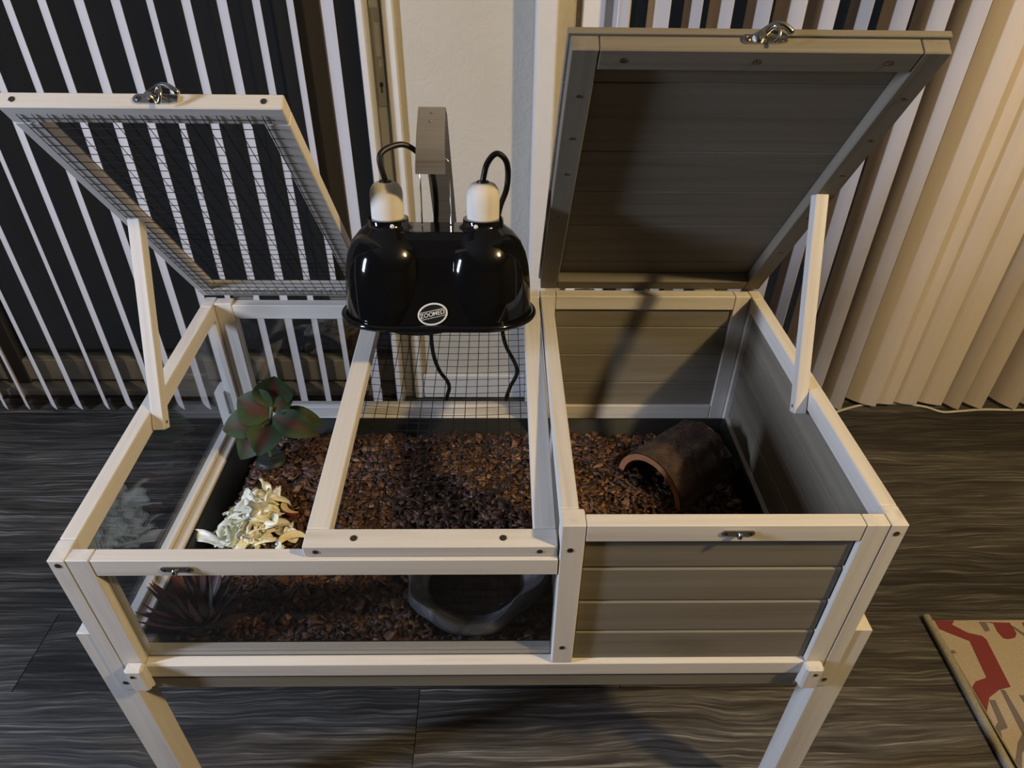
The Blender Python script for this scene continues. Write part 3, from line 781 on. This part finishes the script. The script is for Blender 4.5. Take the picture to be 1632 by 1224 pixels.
for i in range(125):
    # long mound, thick in the middle
    u = rc.gauss(0, 0.42); v_ = rc.gauss(0, 0.42)
    u = max(-1, min(1, u)); v_ = max(-1, min(1, v_))
    x = 0.127 + 0.058 * u + 0.006 * v_; y = 0.236 + 0.082 * v_
    if math.hypot(x - 0.176, y - 0.272) < 0.036: x -= 0.034
    rr = math.hypot(u, v_)
    hz = max(0, 1 - rr * 0.95)
    z = top_at(x, y) + 0.006 + 0.034 * hz * rc.random() ** 0.6
    o = bpy.data.objects.new('cabbage_piece', cabs[i % len(cabs)]); C.objects.link(o)
    o.location = (x, y, z)
    o.rotation_euler = (rc.gauss(0, 0.5), rc.gauss(0, 0.55), rc.uniform(0, 2 * pi))
    s = rc.uniform(0.75, 1.2); o.scale = (s, s, s)
    tag(o, 'piece of chopped white cabbage in the pale heap on the bark', 'cabbage', 'chopped cabbage heap')
def apple_slice(loc, rot, label, L=0.044):
    e = empty('apple_slice', loc, None, rot); tag(e, label, 'apple', 'apple slices')
    n = 12; prof = []
    V = []; F = []
    # wedge: skin arc outside, two flat flesh faces meeting at core edge
    outer = []; core = []
    for i in range(n + 1):
        a = pi * i / n
        outer.append((L * 0.5 * cos(a), L * 0.36 * sin(a) + 0.001)); core.append((L * 0.46 * cos(a), 0.006 * sin(a) ** 2))
    half = 0.42
    for i in range(n + 1):
        x, r_ = outer[i]; cx, cr = core[i]
        V += [(x, r_ * cos(half), r_ * sin(half)), (x, r_ * cos(half), -r_ * sin(half)), (cx, cr, 0.0)]
    for i in range(n):
        a = i * 3; b_ = a + 3
        F += [(a, b_, b_ + 2, a + 2), (a + 1, a + 2, b_ + 2, b_ + 1)]
    link_mesh('flesh', V, F, 'apple_flesh', e)
    V = []; F = []; k = 5
    for i in range(n + 1):
        x, r_ = outer[i]
        for j in range(k + 1):
            t = half * (1 - 2 * j / k); V.append((x * 1.005, r_ * cos(t) * 1.01 + 0.0002, r_ * sin(t) * 1.01))
    for i in range(n):
        for j in range(k):
            a = i * (k + 1) + j; F.append((a, a + 1, a + k + 2, a + k + 1))
    link_mesh('skin', V, F, 'apple_skin', e, (0, 0, 0), True)
    return e
apple_slice((0.174, 0.272, top_at(0.174, 0.272) + 0.018), (radians(-12), radians(8), radians(133)), 'apple slice with red skin lying behind the cabbage heap')
apple_slice((0.192, 0.196, top_at(0.192, 0.196) + 0.010), (radians(14), radians(0), radians(24)), 'apple slice at the front right of the cabbage heap by the rail')

# ------------------------------------------------------------------ plants
def leaf(parent, p0, p1, width, up, mat, sag=0.25, attr='across', cup=0.18, n=10, m_=6, power=0.75, ruffle=0.0):
    p0 = Vector(p0); p1 = Vector(p1); d = p1 - p0; L = d.length; t_ = d.normalized()
    side = t_.cross(Vector(up)); side.normalize(); nrm = side.cross(t_)
    V = []; F = []; A = []
    for i in range(n + 1):
        t = i / n
        w_ = width * (sin(pi * t ** power) ** 0.85) * 0.5 + width * 0.02
        ctr = p0 + d * t + nrm * (sag * L * (4 * t * (1 - t)) * 0.5)
        for k in range(m_ + 1):
            s = 2 * k / m_ - 1
            V.append(ctr + side * (s * w_) + nrm * (cup * w_ * abs(s) + ruffle * sin(12 * t + 3 * s)))
            A.append(abs(s) * 0.55 + 0.12 + 0.25 * abs(t - 0.45) if attr == 'across' else t)
    nv = len(V)
    for i in range(n):
        for k in range(m_):
            a = i * (m_ + 1) + k; F.append((a, a + 1, a + m_ + 2, a + m_ + 1))
    V2 = [v - nrm * 0.0006 for v in V]
    F2 = [tuple(reversed([i + nv for i in f])) for f in F]
    o = link_mesh('leaf', V + V2, F + F2, mat, parent, (0, 0, 0), True)
    at_ = o.data.attributes.new(attr, 'FLOAT', 'POINT'); at_.data.foreach_set('value', A + A)
    return o
pb = (0.104, 0.398, top_at(0.104, 0.398))
pp = empty('patterned_plant', pb); tag(pp, 'small plant with red and green patterned leaves in the back left corner', 'plant')
lathe('pot', [(0.0, 0.002), (0.024, 0.0), (0.026, 0.006), (0.022, 0.012), (0.0, 0.014)], 'pot_dark', pp, seg=24)
def rel(p): return Vector((p[0], p[1], p[2] + ZB)) - Vector(pb)
S = (0.118, 0.408, 0.136)
tube('stem', spline([(0, 0, 0.015), rel((0.108, 0.402, 0.09)), rel(S), rel((0.120, 0.415, 0.150))]), 0.003, 'stem_green', pp)
vw = (0.45, -0.65, 0.6)
leaf(pp, rel(S), rel((0.060, 0.428, 0.158)), 0.064, (0.5, -0.8, 0.5), 'patterned_leaf', 0.20)
leaf(pp, rel((0.119, 0.414, 0.146)), rel((0.118, 0.462, 0.180)), 0.064, (0.3, -0.8, 0.6), 'patterned_leaf', 0.1)
leaf(pp, rel((0.113, 0.402, 0.13)), rel((0.034, 0.398, 0.112)), 0.054, (0.0, -0.6, 0.8), 'patterned_leaf', 0.30)
leaf(pp, rel((0.112, 0.400, 0.122)), rel((0.066, 0.365, 0.075)), 0.054, (0.0, -0.7, 0.8), 'patterned_leaf', 0.30)
leaf(pp, rel((0.116, 0.400, 0.124)), rel((0.104, 0.352, 0.094)), 0.056, (0.2, -0.6, 0.8), 'patterned_leaf', 0.28)
leaf(pp, rel((0.122, 0.406, 0.136)), rel((0.196, 0.400, 0.100)), 0.046, (0.2, -0.75, 0.7), 'patterned_leaf', 0.28)
leaf(pp, rel((0.122, 0.410, 0.130)), rel((0.200, 0.430, 0.098)), 0.041, (0.1, -0.4, 0.9), 'patterned_leaf', 0.30)
leaf(pp, rel((0.121, 0.412, 0.142)), rel((0.152, 0.432, 0.152)), 0.033, (0.1, -0.5, 0.8), 'patterned_leaf', 0.2)
# spiky plant
sb = (0.104, 0.062, top_at(0.104, 0.062))
sp = empty('spiky_plant', sb); tag(sp, 'spiky reddish succulent behind the front glass at the left', 'plant')
lathe('base', [(0.0, 0.0), (0.020, 0.0), (0.022, 0.006), (0.012, 0.014), (0.0, 0.016)], 'pot_dark', sp, seg=20)
rp = random.Random(4)
for ring, (cnt, el, ln) in enumerate(((12, 26, 0.082), (12, 44, 0.096), (10, 60, 0.106), (6, 76, 0.108))):
    for k in range(cnt):
        a = 2 * pi * (k + 0.5 * (ring % 2)) / cnt + rp.uniform(-0.12, 0.12)
        e_ = radians(el + rp.uniform(-7, 7)); L = ln * rp.uniform(0.85, 1.08)
        d = Vector((cos(a) * cos(e_), sin(a) * cos(e_), sin(e_)))
        tip = Vector((d.x * L, d.y * L, d.z * L + 0.008))
        # keep the tips inside the box
        wx, wy = sb[0] + tip.x, sb[1] + tip.y
        if wx < 0.034: tip.x = 0.034 - sb[0]
        if wy < 0.032: tip.y = 0.032 - sb[1]
        leaf(sp, (cos(a) * 0.006, sin(a) * 0.006, 0.010), tip, 0.013, (-cos(a) * 0.7, -sin(a) * 0.7, 0.8), 'spiky_leaf', -0.16, 'along', 0.35, n=9, m_=2, power=0.5)

# ------------------------------------------------------------------ water bowl
bb_ = (0.474, 0.121, top_at(0.474, 0.121) - 0.004)
bowl = empty('water_bowl', bb_); tag(bowl, 'smoky grey stone look water bowl behind the front glass', 'bowl')
prof = [(0.86, 0.0), (0.95, 0.010), (1.0, 0.022), (0.985, 0.030), (0.95, 0.034), (0.90, 0.032), (0.80, 0.018), (0.66, 0.009), (0.30, 0.007), (0.0, 0.007)]
V = []; F = []; seg = 56
for (r_, z_) in prof:
    for k in range(seg):
        a = 2 * pi * k / seg
        wob = 1 + 0.07 * sin(3 * a + 0.6) + 0.04 * sin(5 * a + 2) + 0.02 * sin(9 * a)
        out = min(1.0, r_ ** 2)
        R_ = r_ * (1 + (wob - 1) * out)
        V.append((0.104 * R_ * cos(a), 0.086 * R_ * sin(a), 1.25 * z_ * (1 + 0.22 * sin(2 * a + 2.4) + 0.10 * sin(5 * a))))
for i in range(len(prof) - 1):
    for k in range(seg):
        l = (k + 1) % seg; F.append((i * seg + k, i * seg + l, (i + 1) * seg + l, (i + 1) * seg + k))
link_mesh('basin', V, F, 'bowl_stone', bowl, (0, 0, 0), True)
prism('water', [(0.066 * cos(2 * pi * k / 40), 0.054 * sin(2 * pi * k / 40)) for k in range(40)], 0.012, 0.0155, 'water', bowl)

# ------------------------------------------------------------------ half-log hide
c0 = Vector((0.762, 0.322, 0)); axis = Vector((0.78, 0.626, 0)); acr = Vector((0.626, -0.78, 0))
lb = (c0.x, c0.y, top_at(c0.x, c0.y) - 0.004)
log = empty('log_hide', lb); tag(log, 'hollow half log hide with bark standing in the right end', 'hide')
LEN, RO, RI = 0.140, 0.070, 0.058
def arch(R_, k, seg_): return (R_ * cos(pi * k / seg_), R_ * 1.06 * sin(pi * k / seg_))
rl_ = random.Random(2); V = []; F = []; seg = 28; nl = 16
for i in range(nl + 1):
    for k in range(seg + 1):
        rr = RO * (1 + 0.03 * sin(k * 1.3 + 0.5) + rl_.uniform(-0.022, 0.03)) if i not in (0,) else RO
        x_, z_ = arch(rr, k, seg); p_ = acr * x_ + axis * (LEN * i / nl); V.append((p_.x, p_.y, z_))
for i in range(nl):
    for k in range(seg):
        a = i * (seg + 1) + k; F.append((a, a + 1, a + seg + 2, a + seg + 1))
link_mesh('bark', V, F, 'log_bark', log, (0, 0, 0), True)
V = []; F = []
for i, off_ in enumerate((-0.0, LEN)):
    for k in range(seg + 1):
        for R_ in (RO * 0.985, RI):
            x_, z_ = arch(R_, k, seg); p_ = acr * x_ + axis * (off_ - 0.0008 if i == 0 else off_ + 0.0008); V.append((p_.x, p_.y, z_))
st = 2 * (seg + 1)
for k in range(seg):
    a = 2 * k
    F += [(a, a + 1, a + 3, a + 2), (st + a, st + a + 2, st + a + 3, st + a + 1), (a + 1, st + a + 1, st + a + 3, a + 3)]
link_mesh('cut_wood', V, F, 'log_cut', log, (0, 0, 0), False)

# ------------------------------------------------------------------ heat lamp on its bracket
LX, LY, LZ = 0.4215, 0.353, 0.374 + ZB
lamp = empty('heat_lamp', (LX, LY, LZ), None, (radians(-9), 0, 0))
tag(lamp, 'black twin dome reptile heat lamp with two white ceramic sockets', 'lamp')
AX = 0.0645; RD = 0.0665
prof = [(RD, 0.0), (RD * 1.0, 0.02), (RD * 0.985, 0.045), (RD * 0.95, 0.068), (RD * 0.88, 0.088), (RD * 0.77, 0.104), (RD * 0.60, 0.117), (RD * 0.47, 0.123), (RD * 0.42, 0.127), (RD * 0.41, 0.134), (0.0, 0.134)]
for s in (-1, 1):
    lathe('dome', prof, 'lamp_black', lamp, seg=48, ctr=(s * AX, 0))
    so = lathe('socket', [(0.0218, 0.1342), (0.0222, 0.152), (0.0222, 0.166), (0.0205, 0.173), (0.0165, 0.179), (0.0125, 0.181), (0.0, 0.181)], 'ceramic', lamp, seg=32, ctr=(s * AX, 0))
    lathe('grommet', [(0.0085, 0.181), (0.0078, 0.1835), (0.004, 0.1845), (0.0, 0.1845)], 'cord_black', so, seg=16, ctr=(s * AX, 0))
    for ang in (-1.25,):
        x_ = s * AX + 0.0285 * cos(ang) * (1 if s < 0 else -1) ; y_ = 0.0285 * sin(ang)
        sc_ = lathe('collar_screw', [(0.0, 0.0032), (0.0016, 0.003), (0.0028, 0.0016), (0.003, 0.0)], 'badge_white', lamp, (x_, y_, 0.1285), seg=12)
        sc_.rotation_euler = Vector((x_ - s * AX, y_, 0.004)).to_track_quat('Z', 'Y').to_euler()
# flat bridge between the domes
bm = bmesh.new()
bw = [(-AX, 0.048), (AX, 0.048)]
V = []; F = []
lev = [(0.0, 0.0655), (0.025, 0.0600), (0.06, 0.0515), (0.09, 0.0425), (0.112, 0.034), (0.1205, 0.029), (0.1215, 0.027)]
for z_, y_ in lev: V += [(-AX, -y_, z_), (AX, -y_, z_), (AX, y_, z_), (-AX, y_, z_)]
for i in range(len(lev) - 1):
    for k in range(4):
        F.append((i * 4 + k, i * 4 + (k + 1) % 4, i * 4 + 4 + (k + 1) % 4, i * 4 + 4 + k))
n_ = (len(lev) - 1) * 4; F.append((n_, n_ + 1, n_ + 2, n_ + 3))
link_mesh('bridge', V, F, 'lamp_black', lamp)
# rolled lip: stadium outline
lip = []
RLp = RD + 0.004
for k in range(24 + 1): a = -pi / 2 + pi * k / 24; lip.append((AX + RLp * cos(a), RLp * sin(a), 0.0))
for k in range(24 + 1): a = pi / 2 + pi * k / 24; lip.append((-AX + RLp * cos(a), RLp * sin(a), 0.0))
tube('lip', lip, 0.0048, 'lamp_black', lamp, seg=10, closed=True)
# flange between dome and lip is closed by the lip; white reflector roof inside
prism('inner_reflector', [(x * 0.86, y * 0.66) for x, y, _ in lip], 0.040, 0.042, 'badge_white', lamp)
# badge
bd = empty('badge', (-0.0035, -0.0625, 0.0185), lamp, (radians(90 - 12.5), 0, 0))
rot_b = radians(13)
def ell(a, b_, n=40): return [(a * cos(2 * pi * k / n) * cos(rot_b) - b_ * sin(2 * pi * k / n) * sin(rot_b), a * cos(2 * pi * k / n) * sin(rot_b) + b_ * sin(2 * pi * k / n) * cos(rot_b)) for k in range(n)]
prism('badge_ring', ell(0.0205, 0.0150), -0.0006, 0.0004, 'badge_white', bd)
prism('badge_field', ell(0.0182, 0.0128), 0.0003, 0.0006, 'badge_black', bd)
def text_mesh(body, size, mat, parent, loc, rot, shear=0.0):
    cu = bpy.data.curves.new('lettering', 'FONT'); cu.body = body; cu.size = size; cu.align_x = 'CENTER'; cu.align_y = 'CENTER'; cu.extrude = 0.0002; cu.shear = shear; cu.offset = size * 0.008
    to = bpy.data.objects.new('lettering_source', cu); C.objects.link(to)
    dg = bpy.context.evaluated_depsgraph_get(); me_ = bpy.data.meshes.new_from_object(to.evaluated_get(dg))
    bpy.data.objects.remove(to)
    me_.materials.clear(); me_.materials.append(MATS[mat])
    o = bpy.data.objects.new('lettering', me_); C.objects.link(o); o.parent = parent; o.location = loc; o.rotation_euler = rot
    return o
# slanted white banner, black letters, striped oval behind it
prism('banner', [(x * cos(rot_b) - y * sin(rot_b), x * sin(rot_b) + y * cos(rot_b)) for x, y in [(-0.0166, -0.0050), (-0.002, -0.0050), (0.002, -0.0050), (0.0166, -0.0050), (0.0170, 0.0050), (-0.0162, 0.0050)]], 0.0005, 0.0009, 'badge_white', bd)
prism('banner_inset', [(x * cos(rot_b) - y * sin(rot_b), x * sin(rot_b) + y * cos(rot_b)) for x, y in [(-0.0160, -0.0043), (0.0160, -0.0043), (0.0163, 0.0043), (-0.0157, 0.0043)]], 0.0008, 0.0011, 'badge_black', bd)
text_mesh('ZOO', 0.0080, 'badge_white', bd, (-0.0084 * cos(rot_b), -0.0084 * sin(rot_b), 0.00125), (0, 0, rot_b), 0.1)
text_mesh('MED', 0.0080, 'badge_white', bd, (0.0084 * cos(rot_b), 0.0084 * sin(rot_b), 0.00125), (0, 0, rot_b), 0.1)
# wire hanger
tube('hanger_wire', [(-0.020, 0.012, 0.123), (-0.0195, 0.012, 0.205), (-0.017, 0.012, 0.2085), (-0.006, 0.012, 0.2095), (0.0, 0.012, 0.219), (0.006, 0.012, 0.2095), (0.017, 0.012, 0.2085), (0.0195, 0.012, 0.205), (0.020, 0.012, 0.123)], 0.0011, 'chrome', lamp, seg=6)
# cords
def lloc(p):
    """world point into the lamp's own frame"""
    a = radians(9); x, y, z = p[0] - LX, p[1] - LY, p[2] + ZB - LZ
    return (x, y * cos(a) - z * sin(a), y * sin(a) + z * cos(a))
tube('cord', spline([(-AX, 0, 0.183), lloc((0.352, 0.385, 0.585)), lloc((0.368, 0.400, 0.594)), lloc((0.388, 0.412, 0.590)), lloc((0.412, 0.425, 0.560)), lloc((0.418, 0.43, 0.52)), lloc((0.414, 0.44, 0.46)), lloc((0.395, 0.53, 0.36)), lloc((0.380, 0.59, 0.28)), lloc((0.378, 0.60, 0.206)), lloc((0.379, 0.60, 0.142)), lloc((0.389, 0.60, 0.098)), lloc((0.407, 0.60, 0.06)), lloc((0.399, 0.60, 0.0)), lloc((0.41, 0.62, -0.2))]), 0.0039, 'cord_black', lamp)
tube('cord', spline([(AX, 0, 0.183), lloc((0.492, 0.385, 0.577)), lloc((0.505, 0.385, 0.590)), lloc((0.518, 0.385, 0.577)), lloc((0.518, 0.385, 0.545)), lloc((0.507, 0.395, 0.505)), lloc((0.50, 0.44, 0.42)), lloc((0.505, 0.55, 0.30)), lloc((0.512, 0.59, 0.22))]), 0.0039, 'cord_black', lamp)
tube('cord', spline([lloc((0.512, 0.60, 0.20)), lloc((0.520, 0.60, 0.157)), lloc((0.543, 0.60, 0.098)), lloc((0.528, 0.60, 0.052)), lloc((0.520, 0.60, 0.0)), lloc((0.52, 0.62, -0.2))]), 0.0039, 'cord_black', lamp)
tube('plug', [lloc((0.512, 0.59, 0.235)), lloc((0.512, 0.598, 0.212)), lloc((0.513, 0.60, 0.196)), lloc((0.514, 0.60, 0.188))], [0.0095, 0.0095, 0.008, 0.004], 'cord_black', lamp)
tube('cord', spline([lloc((0.300, 0.56, 0.225)), lloc((0.312, 0.56, 0.214)), lloc((0.352, 0.56, 0.207)), lloc((0.398, 0.56, 0.212)), lloc((0.456, 0.56, 0.227)), lloc((0.48, 0.56, 0.25))]), 0.0039, 'cord_black', lamp)

# steel strip bracket: foot behind the back rail, upright, arm over the box
def strip(name, path, mat, parent, th=0.0022):
    """path: list of (x centre, y, z, width)"""
    n = len(path); V = []; F = []
    for i, (xc, y, z, w_) in enumerate(path):
        a = Vector((path[max(i - 1, 0)][1], path[max(i - 1, 0)][2])); b_ = Vector((path[min(i + 1, n - 1)][1], path[min(i + 1, n - 1)][2]))
        t = (b_ - a).normalized(); nn = Vector((-t.y, t.x)) * (th / 2)
        V += [(xc - w_ / 2, y + nn.x, z + nn.y), (xc + w_ / 2, y + nn.x, z + nn.y), (xc + w_ / 2, y - nn.x, z - nn.y), (xc - w_ / 2, y - nn.x, z - nn.y)]
    for i in range(n - 1):
        for k in range(4):
            F.append((i * 4 + k, i * 4 + (k + 1) % 4, i * 4 + 4 + (k + 1) % 4, i * 4 + 4 + k))
    F.append((0, 1, 2, 3)); F.append(((n - 1) * 4 + 3, (n - 1) * 4 + 2, (n - 1) * 4 + 1, (n - 1) * 4))
    bm_ = bmesh.new(); vv = [bm_.verts.new(v) for v in V]
    for f in F: bm_.faces.new([vv[i] for i in f])
    bmesh.ops.recalc_face_normals(bm_, faces=bm_.faces)
    return bm_obj(name, bm_, mat, parent)
br = empty('lamp_bracket', (0.415, D + 0.012, ZB + 0.2)); tag(br, 'bent steel strip bracket rising behind the twin dome lamp', 'bracket')
bo = (-0.415, -(D + 0.012), -(ZB + 0.2))
pth = [(0.421, D + 0.004, 0.245, 0.036), (0.421, D + 0.004, 0.30, 0.036), (0.420, D + 0.003, 0.43, 0.036), (0.412, 0.528, 0.600, 0.039), (0.411, 0.524, 0.609, 0.039), (0.411, 0.516, 0.614, 0.039), (0.4155, 0.43, 0.603, 0.038), (0.4215, 0.345, 0.592, 0.037), (0.422, 0.336, 0.589, 0.037), (0.422, 0.333, 0.580, 0.037)]
s_ = strip('steel_strip', [(x, y, z + ZB, w_) for x, y, z, w_ in pth], 'brushed_steel', br)
s_.location = bo
for dy in (0.0, 0.03):
    lathe('rivet', [(0.0, 0.001), (0.0014, 0.0008), (0.0018, 0.0)], 'screw_steel', br, (0.412 + bo[0], 0.465 + dy + bo[1], 0.6090 + dy * 0.13 + ZB + bo[2]), seg=10)
tube('hook', [(0.4215 + bo[0], 0.345 + bo[1], 0.589 + ZB + bo[2]), (0.4215 + bo[0], 0.352 + bo[1], 0.582 + ZB + bo[2]), (0.4215 + bo[0], 0.362 + bo[1], 0.583 + ZB + bo[2]), (0.4215 + bo[0], 0.368 + bo[1], 0.592 + ZB + bo[2])], 0.0016, 'chrome', br, seg=6)
